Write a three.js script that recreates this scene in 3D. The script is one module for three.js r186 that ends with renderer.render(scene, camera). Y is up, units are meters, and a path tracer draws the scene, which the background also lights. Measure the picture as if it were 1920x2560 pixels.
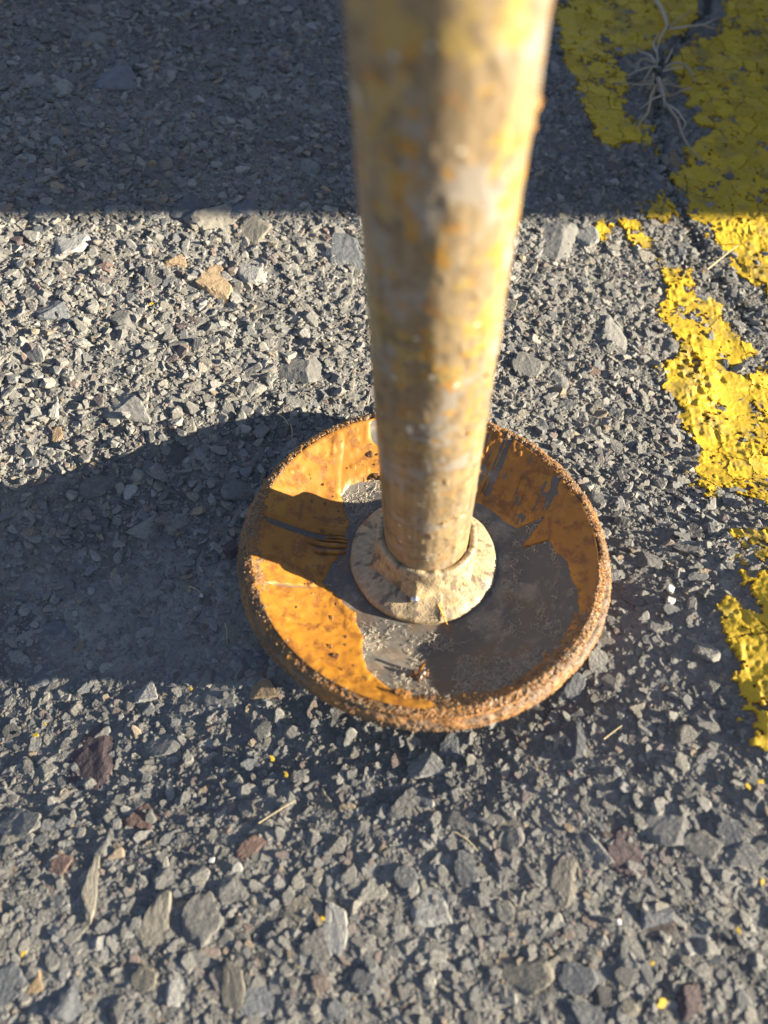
import * as THREE from 'three';
import { mergeGeometries, mergeVertices } from 'three/addons/utils/BufferGeometryUtils.js';

// ---------- camera, sky, sun, exposure ----------
const scene = new THREE.Scene();
const rad = d => d * Math.PI / 180;
const camera = new THREE.PerspectiveCamera(67.4, 0.75, 0.02, 200);
{
  const th = rad(30), ro = rad(4);
  const fw = new THREE.Vector3(0, -Math.cos(th), -Math.sin(th)), up0 = new THREE.Vector3(0, Math.sin(th), -Math.cos(th));
  const up = up0.clone().multiplyScalar(Math.cos(ro)).add(new THREE.Vector3(-Math.sin(ro), 0, 0));
  camera.position.set(-0.0239, 0.406, 0.1927);
  camera.up.copy(up);
  camera.lookAt(camera.position.clone().add(fw));
}
camera.focus = 0.49;
camera.userData.fStop = 5.4;
scene.add(camera);

const SUN_EL = rad(15), SUN_AZ = rad(5);
const sunDir = new THREE.Vector3(Math.cos(SUN_EL) * Math.cos(SUN_AZ), Math.sin(SUN_EL), Math.cos(SUN_EL) * Math.sin(SUN_AZ));
{
  const W = 512, Hh = 256, d = new Float32Array(W * Hh * 4);
  for (let j = 0; j < Hh; j++) for (let i = 0; i < W; i++) {
    const el = ((j + 0.5) / Hh - 0.5) * Math.PI, az = ((i + 0.5) / W - 0.5) * 2 * Math.PI;
    const x = Math.cos(el) * Math.cos(az), y = Math.sin(el), z = Math.cos(el) * Math.sin(az);
    const c = x * sunDir.x + y * sunDir.y + z * sunDir.z;
    const t = Math.pow(Math.max(0, y), 0.5);
    const g = 0.5 * Math.exp((c - 1) * 14) + 0.9 * Math.exp((c - 1) * 60);
    const k = (j * W + i) * 4;
    d[k] = 0.175 + (0.036 - 0.175) * t + g * 0.42; d[k + 1] = 0.20 + (0.062 - 0.20) * t + g * 0.37; d[k + 2] = 0.232 + (0.122 - 0.232) * t + g * 0.29; d[k + 3] = 1;
  }
  const sky = new THREE.DataTexture(d, W, Hh, THREE.RGBAFormat, THREE.FloatType);
  sky.mapping = THREE.EquirectangularReflectionMapping; sky.magFilter = sky.minFilter = THREE.LinearFilter; sky.needsUpdate = true;
  scene.background = sky; scene.environment = sky;
}
const sun = new THREE.DirectionalLight(new THREE.Color().setRGB(1, 0.90, 0.72), 5);
sun.position.copy(sunDir).multiplyScalar(6); sun.castShadow = true; sun.shadow.radius = 1;
sun.shadow.mapSize.set(4096, 4096);
Object.assign(sun.shadow.camera, { left: -1.6, right: 1.6, top: 1.6, bottom: -1.6, near: 0.5, far: 14 });
scene.add(sun, sun.target);
const renderer = new THREE.WebGLRenderer({ antialias: true });
renderer.toneMapping = THREE.LinearToneMapping;
renderer.toneMappingExposure = 3.7;
renderer.shadowMap.enabled = true;
renderer.setSize(768, 1024);

// ---------- helpers ----------
let seed = 20117;
const rnd = () => { seed = (seed + 0x6D2B79F5) | 0; let t = Math.imul(seed ^ seed >>> 15, 1 | seed); t = t + Math.imul(t ^ t >>> 7, 61 | t) ^ t; return ((t ^ t >>> 14) >>> 0) / 4294967296; };
const rr = (a, b) => a + (b - a) * rnd();
const clamp = (x, a = 0, b = 1) => x < a ? a : x > b ? b : x;
const ss = (a, b, x) => { const t = clamp((x - a) / (b - a)); return t * t * (3 - 2 * t); };
const mix = (a, b, t) => a + (b - a) * t;
const hash = (x, y, s) => { let h = Math.imul(x, 374761393) + Math.imul(y, 668265263) + Math.imul(s, 1442695041) | 0; h = Math.imul(h ^ h >>> 13, 1274126177); return ((h ^ h >>> 16) >>> 0) / 4294967296; };
function vn(x, y, s = 0) {                        // value noise, -1..1
  const i = Math.floor(x), j = Math.floor(y); let u = x - i, v = y - j; u = u * u * u * (u * (u * 6 - 15) + 10); v = v * v * v * (v * (v * 6 - 15) + 10);
  const a = hash(i, j, s), b = hash(i + 1, j, s), c = hash(i, j + 1, s), d = hash(i + 1, j + 1, s);
  return 2 * (a + (b - a) * u + (c - a) * v + (a - b - c + d) * u * v) - 1;
}
function fbm(x, y, o = 4, s = 0) { let a = 0.5, f = 0; for (let k = 0; k < o; k++) { f += a * vn(x, y, s + k * 17); const t = x * 1.6 - y * 1.2; y = x * 1.2 + y * 1.6 + 3.7; x = t; a *= 0.5; } return f; }
function vnP(x, y, px, py, s) {                    // tileable value noise
  const m = (a, b) => ((a % b) + b) % b;
  const i = Math.floor(x), j = Math.floor(y); let u = x - i, v = y - j; u = u * u * (3 - 2 * u); v = v * v * (3 - 2 * v);
  const a = hash(m(i, px), m(j, py), s), b = hash(m(i + 1, px), m(j, py), s), c = hash(m(i, px), m(j + 1, py), s), d = hash(m(i + 1, px), m(j + 1, py), s);
  return 2 * (a + (b - a) * u + (c - a) * v + (a - b - c + d) * u * v) - 1;
}
function fbmP(u, v, nx, ny, o, s) { let a = 0.55, f = 0; for (let k = 0; k < o; k++) { f += a * vnP(u * nx, v * ny, nx, ny, s + k * 31); nx *= 2; ny *= 2; a *= 0.5; } return f; }
function texture(W, H, fn, srgb) {                 // fn(u, v) -> [r, g, b] linear 0..1, or a number
  const d = new Uint8Array(W * H * 4), enc = c => 255 * (srgb ? (c <= 0.0031308 ? 12.92 * c : 1.055 * Math.pow(c, 1 / 2.4) - 0.055) : c);
  for (let j = 0; j < H; j++) for (let i = 0; i < W; i++) {
    const r = fn((i + 0.5) / W, (j + 0.5) / H), k = (j * W + i) * 4, a = Array.isArray(r) ? r : [r, r, r];
    for (let q = 0; q < 3; q++) d[k + q] = enc(clamp(a[q])); d[k + 3] = 255;
  }
  const t = new THREE.DataTexture(d, W, H); t.wrapS = t.wrapT = THREE.RepeatWrapping; t.magFilter = THREE.LinearFilter; t.minFilter = THREE.LinearFilter;
  if (srgb) t.colorSpace = THREE.SRGBColorSpace; t.needsUpdate = true; return t;
}
const lin = (r, g, b) => new THREE.Color().setRGB(r, g, b);
const mat = (o) => new THREE.MeshStandardMaterial(o);
const names = {};
function numbered(n) { const k = names[n] = (names[n] ?? -1) + 1; return k ? n + '_' + String(k).padStart(3, '0') : n; }
function shade(m) { m.castShadow = m.receiveShadow = true; return m; }
function part(name, geo, m, parent, label) { const o = shade(new THREE.Mesh(geo, m)); o.name = name; parent.add(o); if (label) o.userData.label = label; return o; }
function top(o, name, label, category, group) { o.name = numbered(name); o.userData = { label, category }; if (group) o.userData.group = group; scene.add(o); return o; }
function bufGeo(pos, idx, uv, col) {
  const g = new THREE.BufferGeometry(); g.setAttribute('position', new THREE.Float32BufferAttribute(pos, 3));
  if (uv) g.setAttribute('uv', new THREE.Float32BufferAttribute(uv, 2)); if (col) g.setAttribute('color', new THREE.Float32BufferAttribute(col, 3));
  if (idx) g.setIndex(idx); g.computeVertexNormals(); return g;
}

// ---------- the lie of the ground ----------
const TILT = rad(5);                               // the foot leans back a little
function macro(x, z) { const xs = 0.35 * Math.tanh(x / 0.35); return xs * (-0.14 + 0.345 * ss(-0.15, 0.05, z) - 0.12 * ss(0.095, 0.19, z)) + 0.0075 * Math.tanh(z / 0.15); }
const crackLine = [[.3096,-.8219],[.2965,-.7378],[.2542,-.6617],[.2215,-.6016],[.2136,-.5367],[.2078,-.4706],[.2112,-.4123],[.2208,-.3599],[.2337,-.3119],[.2497,-.2678],[.2682,-.2462],[.3,-.2179]];
function crackDist(x, z) {
  let best = 9;
  for (let k = 0; k + 1 < crackLine.length; k++) {
    const [ax, az] = crackLine[k], [bx, bz] = crackLine[k + 1], dx = bx - ax, dz = bz - az, t = clamp(((x - ax) * dx + (z - az) * dz) / (dx * dx + dz * dz));
    best = Math.min(best, Math.hypot(x - ax - t * dx, z - az - t * dz));
  }
  return best;
}
// yellow line: outlines of what paint is left, in metres on the ground
const paintPolys = [[[.1407,-.7061],[.1182,-.6683],[.1193,-.6058],[.1224,-.5777],[.1356,-.5492],[.1341,-.515],[.1422,-.4894],[.1436,-.4675],[.1615,-.4563],[.172,-.4687],[.1981,-.4681],[.202,-.5014],[.1769,-.5044],[.1806,-.5417],[.1884,-.5547],[.185,-.5867],[.1736,-.6092],[.2061,-.6252],[.2346,-.6552],[.2716,-.6907],[.2814,-.726],[.2845,-.7538],[.2921,-.8168],[.1315,-.7606]], [[.3294,-.8275],[.3157,-.7382],[.309,-.7203],[.3018,-.6862],[.2756,-.6694],[.2374,-.6227],[.2356,-.6047],[.2477,-.5967],[.2343,-.5731],[.2493,-.5607],[.2439,-.5463],[.2556,-.5357],[.2464,-.5179],[.2649,-.5123],[.2451,-.4876],[.2302,-.4715],[.2339,-.4534],[.2142,-.4348],[.2113,-.4225],[.2243,-.4078],[.2228,-.3883],[.228,-.372],[.2418,-.375],[.2417,-.3487],[.2538,-.3352],[.2503,-.3152],[.2604,-.309],[.268,-.305],[.2766,-.2881],[.3046,-.2376],[.3401,-.243],[.4991,-.867]], [[.2032,-.4066],[.2089,-.4042],[.2127,-.3794],[.2013,-.3684],[.1827,-.3618],[.1885,-.3864]], [[.1569,-.362],[.1699,-.3611],[.1825,-.3455],[.1808,-.3316],[.173,-.3259],[.1603,-.3386]], [[.134,-.3459],[.1452,-.3591],[.1456,-.3312],[.1367,-.3251]], [[.1889,-.3032],[.2176,-.3136],[.2151,-.2964],[.2074,-.2864],[.2155,-.2782],[.2336,-.2776],[.2317,-.2595],[.2406,-.2492],[.2475,-.2392],[.2551,-.2238],[.2398,-.2137],[.2247,-.2093],[.234,-.2017],[.2604,-.2079],[.3155,-.2202],[.2596,-.0662],[.2206,-.0718],[.2108,-.0764],[.2007,-.081],[.1964,-.0897],[.1834,-.0653],[.1788,-.0794],[.1832,-.0935],[.1793,-.102],[.1909,-.1206],[.1888,-.1349],[.1817,-.1472],[.1832,-.1571],[.18,-.1736],[.1734,-.1773],[.175,-.2003],[.1883,-.2134],[.1965,-.2318],[.1867,-.2333],[.1867,-.2449],[.1801,-.2549],[.1855,-.2706]], [[.1603,.0144],[.1678,.0105],[.1741,.0142],[.174,.0248],[.1796,.0214],[.1817,-.001],[.1947,-.0104],[.2317,-.0139],[.1937,.1158],[.1672,.1003],[.1645,.0939],[.1623,.0827],[.1614,.0639],[.1607,.0491],[.1596,.029]], [[.1836,-.0397],[.1953,-.045],[.2074,-.0415],[.2479,-.0451],[.2336,-.018],[.1969,-.0161],[.1895,-.0196],[.1851,-.0253]]];
const PX0 = 0.09, PX1 = 0.40, PZ0 = -0.80, PZ1 = 0.13, PG = 0.0008, PNX = Math.round((PX1 - PX0) / PG), PNZ = Math.round((PZ1 - PZ0) / PG);
const paintMask = new Int16Array(PNX * PNZ).fill(-1), paintEdge = new Float32Array(PNX * PNZ);
const boxes = paintPolys.map(p => [Math.min(...p.map(q => q[0])), Math.max(...p.map(q => q[0])), Math.min(...p.map(q => q[1])), Math.max(...p.map(q => q[1]))]);
function inPoly(p, x, z) { let c = false; for (let i = 0, j = p.length - 1; i < p.length; j = i++) { const a = p[i], b = p[j]; if ((a[1] > z) !== (b[1] > z) && x < (b[0] - a[0]) * (z - a[1]) / (b[1] - a[1]) + a[0]) c = !c; } return c; }
const CELL = 0.0205, cellSeed = (i, j) => [(i + 0.12 + 0.76 * hash(i, j, 901)) * CELL, (j + 0.12 + 0.76 * hash(i, j, 902)) * CELL];
const cellIds = new Map();
for (let j = 0; j < PNZ; j++) for (let i = 0; i < PNX; i++) {
  const x0 = PX0 + i * PG, z0 = PZ0 + j * PG;
  const x = x0 + 0.0075 * fbm(x0 * 150, z0 * 150, 4, 3) + 0.0012 * vn(x0 * 900, z0 * 900, 5), z = z0 + 0.0075 * fbm(x0 * 150, z0 * 150, 4, 4) + 0.0012 * vn(x0 * 900, z0 * 900, 6);
  let hit = -1;
  for (let k = 0; k < paintPolys.length; k++) { const b = boxes[k]; if (x > b[0] && x < b[1] && z > b[2] && z < b[3] && inPoly(paintPolys[k], x, z)) { hit = k; break; } }
  if (hit < 0 && vn(x0 * 330, z0 * 330, 47) + 0.5 * vn(x0 * 90, z0 * 90, 48) > 0.62) {       // scraps of paint left round the edges
    const bx = x0 + 0.020 * vn(x0 * 45, z0 * 45, 49), bz = z0 + 0.020 * vn(x0 * 45, z0 * 45, 50);
    for (let k = 0; k < paintPolys.length; k++) { const b = boxes[k]; if (bx > b[0] && bx < b[1] && bz > b[2] && bz < b[3] && inPoly(paintPolys[k], bx, bz)) { hit = k; break; } }
  }
  if (hit < 0) continue;
  const worn = fbm(x0 * 70, z0 * 70, 4, 41) + 0.45 * vn(x0 * 420, z0 * 420, 44);
  if (worn > 0.55 || crackDist(x, z) < 0.0028) continue;
  const wx = x0 + 0.0022 * fbm(x0 * 260, z0 * 260, 2, 11), wz = z0 + 0.0022 * fbm(x0 * 260, z0 * 260, 2, 12), ci = Math.floor(wx / CELL), cj = Math.floor(wz / CELL);
  let d1 = 9, d2 = 9, id = '';
  for (let a = -1; a <= 1; a++) for (let b = -1; b <= 1; b++) { const s = cellSeed(ci + a, cj + b), d = Math.hypot(s[0] - wx, s[1] - wz); if (d < d1) { d2 = d1; d1 = d; id = (ci + a) + ',' + (cj + b); } else if (d < d2) d2 = d; }
  if (!cellIds.has(id)) cellIds.set(id, cellIds.size);
  paintMask[j * PNX + i] = cellIds.get(id); paintEdge[j * PNX + i] = 1 + (d2 - d1);
}
const painted = (x, z) => { const i = Math.round((x - PX0) / PG), j = Math.round((z - PZ0) / PG); return i >= 0 && j >= 0 && i < PNX && j < PNZ && paintEdge[j * PNX + i] > 0; };
function groove(x, z) { const d = crackDist(x, z), w = 0.009 + 0.004 * vn(x * 60, z * 60, 61); return ss(w, 0.002, d); }
const rough = (x, z) => { const f = ss(-0.08, 0.05, z); return mix(0.0020, 0.0009, f) * fbm(x * 85, z * 85, 2, 21) + mix(0.0020, 0.0009, f) * fbm(x * 230, z * 230, 3, 25); };
function groundY(x, z) {                           // the surface between the stones
  let h = macro(x, z); const near = ss(1.4, 0.7, Math.hypot(x, z));
  if (near <= 0) return h;
  const k = painted(x, z) ? 0.25 : 1;
  return h + near * (rough(x, z) * k - 0.0028 * groove(x, z) * (painted(x, z) ? 0 : 1));
}

// ---------- materials ----------
const grainMap = texture(256, 256, (u, v) => { const n = 0.80 + 0.22 * fbmP(u, v, 12, 12, 4, 7) + 0.10 * (hash(u * 256 | 0, v * 256 | 0, 9) - 0.5); return [n, n * 0.99, n * 0.97]; }, true);
const grainBump = texture(256, 256, (u, v) => 0.5 + 0.4 * fbmP(u, v, 16, 16, 4, 13) + 0.25 * (hash(u * 256 | 0, v * 256 | 0, 10) - 0.5));
const asphaltMat = mat({ vertexColors: true, map: grainMap, bumpMap: grainBump, bumpScale: 0.0012, roughness: 0.93 });
const chipMat = mat({ map: grainMap, bumpMap: grainBump, bumpScale: 0.0003, roughness: 0.88 });

// ---------- asphalt ----------
function axis(a, b, step, far) { const v = []; for (let x = a; x <= b + 1e-9; x += typeof step === 'function' ? step(x) : step) v.push(x); let s = 0.004, x = v[v.length - 1]; while (x < far) { x += s; s *= 1.35; v.push(x); } s = 0.004; x = v[0]; while (x > -far) { x -= s; s *= 1.35; v.unshift(x); } return v; }
const gx = axis(-0.52, 0.46, 0.0016, 60), gz = axis(-0.86, 0.30, z => z > -0.36 ? 0.0015 : 0.0024, 60);
const asphalt = (() => {
  const nx = gx.length, nz = gz.length, pos = new Float32Array(nx * nz * 3), uv = new Float32Array(nx * nz * 2), col = new Float32Array(nx * nz * 3), idx = new Uint32Array((nx - 1) * (nz - 1) * 6);
  let q = 0;
  for (let j = 0; j < nz; j++) for (let i = 0; i < nx; i++) {
    const k = j * nx + i, x = gx[i], z = gz[j];
    pos[k * 3] = x; pos[k * 3 + 1] = groundY(x, z); pos[k * 3 + 2] = z; uv[k * 2] = x / 0.11; uv[k * 2 + 1] = z / 0.11;
    // bitumen with pale road dust lying in patches, dark soil in the crack
    const far = Math.hypot(x, z) > 1.4, dust = clamp(0.42 + (far ? 0.1 : 0.75 * fbm(x * 26, z * 26, 3, 81) + 0.4 * fbm(x * 210, z * 210, 2, 85)) + 0.14);
    let c = [mix(0.115, 0.28, dust), mix(0.112, 0.265, dust), mix(0.105, 0.235, dust)];
    if (!far) { const s = Math.max(groove(x, z), z > -0.38 && z < -0.17 && x > 0.19 ? 0.8 * ss(0.026 + 0.010 * fbm(x * 90, z * 90, 3, 63), 0.012, crackDist(x, z)) : 0); c = [mix(c[0], 0.065, s), mix(c[1], 0.06, s), mix(c[2], 0.045, s)]; }
    col.set(c, k * 3);
    if (i + 1 < nx && j + 1 < nz) { idx.set([k, k + nx, k + 1, k + 1, k + nx, k + nx + 1], q); q += 6; }
  }
  const g = new THREE.BufferGeometry(); g.setAttribute('position', new THREE.BufferAttribute(pos, 3)); g.setAttribute('uv', new THREE.BufferAttribute(uv, 2)); g.setAttribute('color', new THREE.BufferAttribute(col, 3)); g.setIndex(new THREE.BufferAttribute(idx, 1)); g.computeVertexNormals();
  const m = shade(new THREE.Mesh(g, asphaltMat)); m.name = 'asphalt'; m.userData = { kind: 'structure', label: 'rough grey asphalt with stones set in it' }; scene.add(m); return m;
})();

// ---------- stones ----------
function rock(detail, planes, s, roughness = 0.045) {           // a chipped stone: a ball cut by planes, flattened
  const r0 = seed; seed = s;
  const g = new THREE.IcosahedronGeometry(1, detail), p = g.attributes.position, P = [];
  for (let k = 0; k < planes; k++) { const a = (k + rr(0, 0.9)) / planes * 2 * 6.283, b = rr(-0.85, 0.85), c = Math.sqrt(1 - b * b); P.push([c * Math.cos(a), b, c * Math.sin(a), rr(0.55, 0.95)]); }
  P.push([rr(-0.25, 0.25), 0.95, rr(-0.25, 0.25), rr(0.45, 0.7)], [0, -1, 0, 0.8]);
  for (let i = 0; i < p.count; i++) {
    const x = p.getX(i), y = p.getY(i), z = p.getZ(i); let r = 1.25;
    for (const n of P) { const d = x * n[0] + y * n[1] + z * n[2]; if (d > 0.05) r = Math.min(r, n[3] / d); }
    r *= 1 + roughness * (vn(x * 3.1 + 7, y * 3.1 + z * 2.3, s) + 0.6 * vn(x * 7 + z * 5, y * 7 - z * 3, s + 1));
    p.setXYZ(i, x * r, y * r, z * r);
  }
  const uv = g.attributes.uv; for (let i = 0; i < uv.count; i++) uv.setXY(i, p.getX(i) * 0.35 + p.getY(i) * 0.2, p.getZ(i) * 0.35 + p.getY(i) * 0.2);
  g.computeVertexNormals(); seed = r0; return g;
}
const rockBig = [...Array(14)].map((_, k) => rock(5, 5 + k % 5, 101 + k * 7));
const tint = {
  grey: [0.23, 0.223, 0.205], pale: [0.38, 0.37, 0.345], beige: [0.285, 0.256, 0.20], tan: [0.40, 0.27, 0.14], slate: [0.135, 0.148, 0.165], dark: [0.095, 0.094, 0.094], red: [0.22, 0.125, 0.095], purple: [0.13, 0.08, 0.085], light: [0.33, 0.315, 0.275],
};
const stoneMats = {};
for (const k in tint) stoneMats[k] = [0.85, 1, 1.15].map(f => mat({ color: lin(...tint[k].map((c, q) => mix(c, [0.22, 0.21, 0.19][q], 0.25) * f)), map: grainMap, bumpMap: grainBump, bumpScale: 0.0008, roughness: k === 'slate' ? 0.7 : 0.88 }));
const common = ['grey', 'grey', 'grey', 'grey', 'grey', 'grey', 'grey', 'light', 'light', 'light', 'light', 'beige', 'beige', 'beige', 'slate', 'slate', 'slate', 'dark', 'dark', 'pale', 'grey', 'light', 'grey', 'grey', 'slate', 'red', 'tan', 'purple'];
const clear = (x, z, m) => Math.hypot(x, z) > 0.088 + m * 0.5;
const taken = [];
function setStone(x, z, w, d, c, yaw, lift, wide) {
  const e = 0.003, nx = (macro(x - e, z) - macro(x + e, z)) / (2 * e), nz = (macro(x, z - e) - macro(x, z + e)) / (2 * e);
  const s = part(numbered('stone'), rockBig[Math.floor(rnd() * rockBig.length)], stoneMats[c][Math.floor(rnd() * 3)], asphalt);
  const hh = 0.34 * Math.min(w, d) * rr(0.8, 1.15) * (z > 0 ? 0.75 : 1);
  s.scale.set(w * wide, hh, d * wide); s.position.set(x, groundY(x, z) * 0.4 + macro(x, z) * 0.6 - hh * (0.62 - lift) + 0.0013, z);
  const tl = z > 0 ? 0.07 : 0.16; s.rotation.set(Math.asin(nz) + rr(-tl, tl), yaw, -Math.asin(nx) + rr(-tl, tl)); taken.push([x, z, Math.max(w, d) * 0.42]);
}
for (const [x, z, w, d, c] of [[-.1735,.11,.0274,.0314,"purple"],[-.1992,.1452,.0193,.0159,"grey"],[-.15,.1516,.0141,.0163,"grey"],[-.1367,.1394,.0132,.0113,"red"],[-.1706,.1619,.0115,.0105,"red"],[-.1506,.1732,.0067,.0219,"beige"],[-.1523,-.2103,.0232,.0267,"tan"],[-.1284,-.2285,.0175,.0254,"pale"],[-.167,-.2722,.0261,.0297,"beige"],[-.1372,-.2734,.0249,.0323,"beige"],[-.0865,-.1469,.0211,.0257,"grey"],[-.1911,-.0963,.0229,.0175,"grey"],[-.2585,-.2285,.0167,.0273,"pale"],[-.2495,-.1604,.0156,.0162,"slate"],[-.1833,-.225,.0109,.0128,"tan"],[-.0634,-.2626,.024,.032,"slate"],[-.2041,-.1648,.016,.0184,"grey"],[.0136,.1726,.016,.0142,"pale"],[.073,.1567,.0116,.0185,"beige"],[.1013,.1455,.0157,.0147,"purple"],[.1234,.1287,.0208,.018,"grey"],[.1455,.1307,.0153,.0178,"slate"],[.0861,.1433,.0137,.0129,"pale"],[.0446,.1382,.0131,.0144,"beige"],[.027,.1328,.0133,.0126,"grey"],[-.0942,.1846,.0195,.0207,"grey"],[-.1153,.1887,.0151,.0224,"beige"],[-.1495,.2164,.0231,.0208,"slate"],[-.1177,.2073,.0105,.0106,"beige"],[-.1019,.2116,.0104,.0131,"pale"],[-.0772,.2083,.0094,.0227,"beige"],[-.0671,.213,.0134,.0138,"slate"],[-.0339,.182,.0106,.0226,"pale"],[.0742,.1955,.0152,.0124,"slate"],[.052,.1968,.0183,.0123,"beige"],[.0992,.1851,.0122,.0108,"grey"],[-.104,.0722,.0172,.0159,"grey"],[.079,.0916,.0133,.0185,"slate"],[-.2134,.0346,.0233,.0114,"slate"],[.1285,-.0136,.0116,.0143,"grey"],[.1387,-.2265,.0223,.0242,"grey"],[.1002,-.3199,.0316,.0391,"grey"],[.1245,-.3316,.0182,.0286,"pale"],[.0685,-.1799,.0207,.022,"grey"],[-.1876,-.2791,.0162,.0249,"slate"],[-.1414,-.2906,.0201,.0204,"slate"],[-.267,-.4201,.025,.0311,"slate"],[.0955,-.0698,.012,.0148,"grey"],[.1952,-.4211,.0155,.023,"slate"],[.2211,-.4537,.01,.0221,"tan"],[.2147,-.4554,.01,.0111,"beige"],[-.1502,.073,.0095,.0121,"pale"],[-.0832,.0705,.0118,.0106,"tan"],[-.1315,.0998,.0182,.0113,"grey"],[-.2155,.062,.0156,.0168,"slate"],[.0251,.1554,.0118,.0119,"slate"],[.1351,.14,.0165,.0117,"grey"],[.1512,.143,.0142,.0115,"grey"],[-.0439,.1269,.0129,.0112,"beige"],[-.063,.1254,.0119,.0114,"grey"],[-.0022,.1275,.0159,.0131,"grey"],[.0445,.1403,.013,.0113,"grey"],[-.0008,.1607,.0108,.0108,"slate"],[-.0155,.201,.0124,.0105,"slate"],[-.0417,.1899,.0127,.011,"grey"]]) setStone(x, z, w, d, c, rr(-0.25, 0.25), z > 0.0 ? -0.04 : 0.24, c === 'purple' ? 0.74 : 0.62);
for (let n = 0, tries = 0; n < 232 && tries < 9000; tries++) {
  const z = rr(-0.62, 0.235), hw = mix(0.17, 0.40, clamp((0.235 - z) / 0.85)), x = rr(-hw - 0.03, hw * 0.9), s = mix(0.0075, 0.0165, Math.pow(rnd(), 1.9));
  if (!clear(x, z, s) || painted(x, z) || painted(x + s / 2, z) || painted(x - s / 2, z) || painted(x, z + s / 2) || painted(x, z - s / 2) || crackDist(x, z) < 0.012 || taken.some(t => Math.hypot(t[0] - x, t[1] - z) < t[2] + s * 0.45)) continue;
  setStone(x, z, s * rr(0.8, 1.25), s * rr(0.7, 1.2), common[Math.floor(rnd() * common.length)], rr(0, 6.28), z > -0.02 ? rr(-0.1, 0.04) : rr(0.08, 0.26), 0.58); n++;
}
function scatter(name, label, geo, count, s0, s1, pw, sink) {
  const M = new THREE.Matrix4(), Q = new THREE.Quaternion(), E = new THREE.Euler(), im = shade(new THREE.InstancedMesh(geo, chipMat, count)), C = new THREE.Color();
  let n = 0;
  for (let t = 0; n < count && t < count * 4; t++) {
    const z = 0.27 - 1.0 * Math.pow(rnd(), 1.15), hw = mix(0.34, 0.48, clamp((0.235 - z) / 0.85)), x = rr(-hw, hw * 0.95), s = mix(s0, s1, Math.pow(rnd(), pw));
    if (!clear(x, z, s)) continue;
    if (painted(x, z) && rnd() > 0.03) continue;
        const tl = mix(0.55, 0.2, ss(-0.08, 0.05, z)); E.set(rr(-tl, tl), rr(0, 6.28), rr(-tl, tl)); Q.setFromEuler(E);
    const a = s * rr(0.4, 0.85), b = s * rr(0.28, 0.5), c = s * rr(0.25, 0.55), low = 0.35 * ss(-0.08, 0.05, z), flat = mix(0.9, 0.36, ss(-0.08, 0.05, z));
    M.compose(new THREE.Vector3(x, groundY(x, z) + b * flat * (rr(-0.45, sink) - low), z), Q, new THREE.Vector3(a, b * flat, c)); im.setMatrixAt(n, M);
    const base = tint[common[Math.floor(rnd() * common.length)]], f = rr(0.75, 1.2), d = 0.5; C.setRGB(mix(base[0], 0.29, d) * f, mix(base[1], 0.275, d) * f, mix(base[2], 0.245, d) * f); im.setColorAt(n, C); n++;
  }
  im.count = n; im.name = name; im.userData = { kind: 'stuff', label }; asphalt.add(im);
}
scatter('crushed_stone', 'small angular grey stones packed into the asphalt', rock(2, 9, 555), 30000, 0.0034, 0.0098, 1.7, 0.2);
scatter('stone_grit', 'fine grey stone grit between the larger stones', rock(1, 8, 777), 125000, 0.0011, 0.0033, 1.2, 0.45);

// ---------- yellow line ----------
const paintLump = (x, z) => { const a = vn(x * 150, z * 150, 301), b = vn(x * 270 + 3, z * 270, 305); return 0.0019 * (1 - a * a) * ss(-1, 0.6, vn(x * 40, z * 40, 311)) + 0.0008 * (1 - b * b) * ss(-0.6, 0.6, vn(x * 30, z * 30, 313)) + 0.00016 * vn(x * 520, z * 520, 309); };
const paintMap = texture(512, 512, (u, v) => {
  const n = fbmP(u, v, 10, 10, 5, 331), f = fbmP(u, v, 60, 60, 3, 337), dirt = ss(0.08, 0.55, n + 0.5 * f), pale = ss(0.25, 0.55, fbmP(u, v, 7, 7, 4, 351)) * 0.45;
  let c = [0.55, 0.36, 0.014]; c = [mix(c[0], 0.57, pale), mix(c[1], 0.43, pale), mix(c[2], 0.10, pale)];
  const k = 1 + 0.16 * f; return [mix(c[0], 0.23, dirt * 0.65) * k, mix(c[1], 0.17, dirt * 0.65) * k, mix(c[2], 0.05, dirt * 0.65) * k];
}, true);
const paintMats = [0.86, 1, 1.08].map(f => mat({ color: lin(f, f, f), map: paintMap, bumpMap: grainBump, bumpScale: 0.0004, roughness: 0.62 }));
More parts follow.
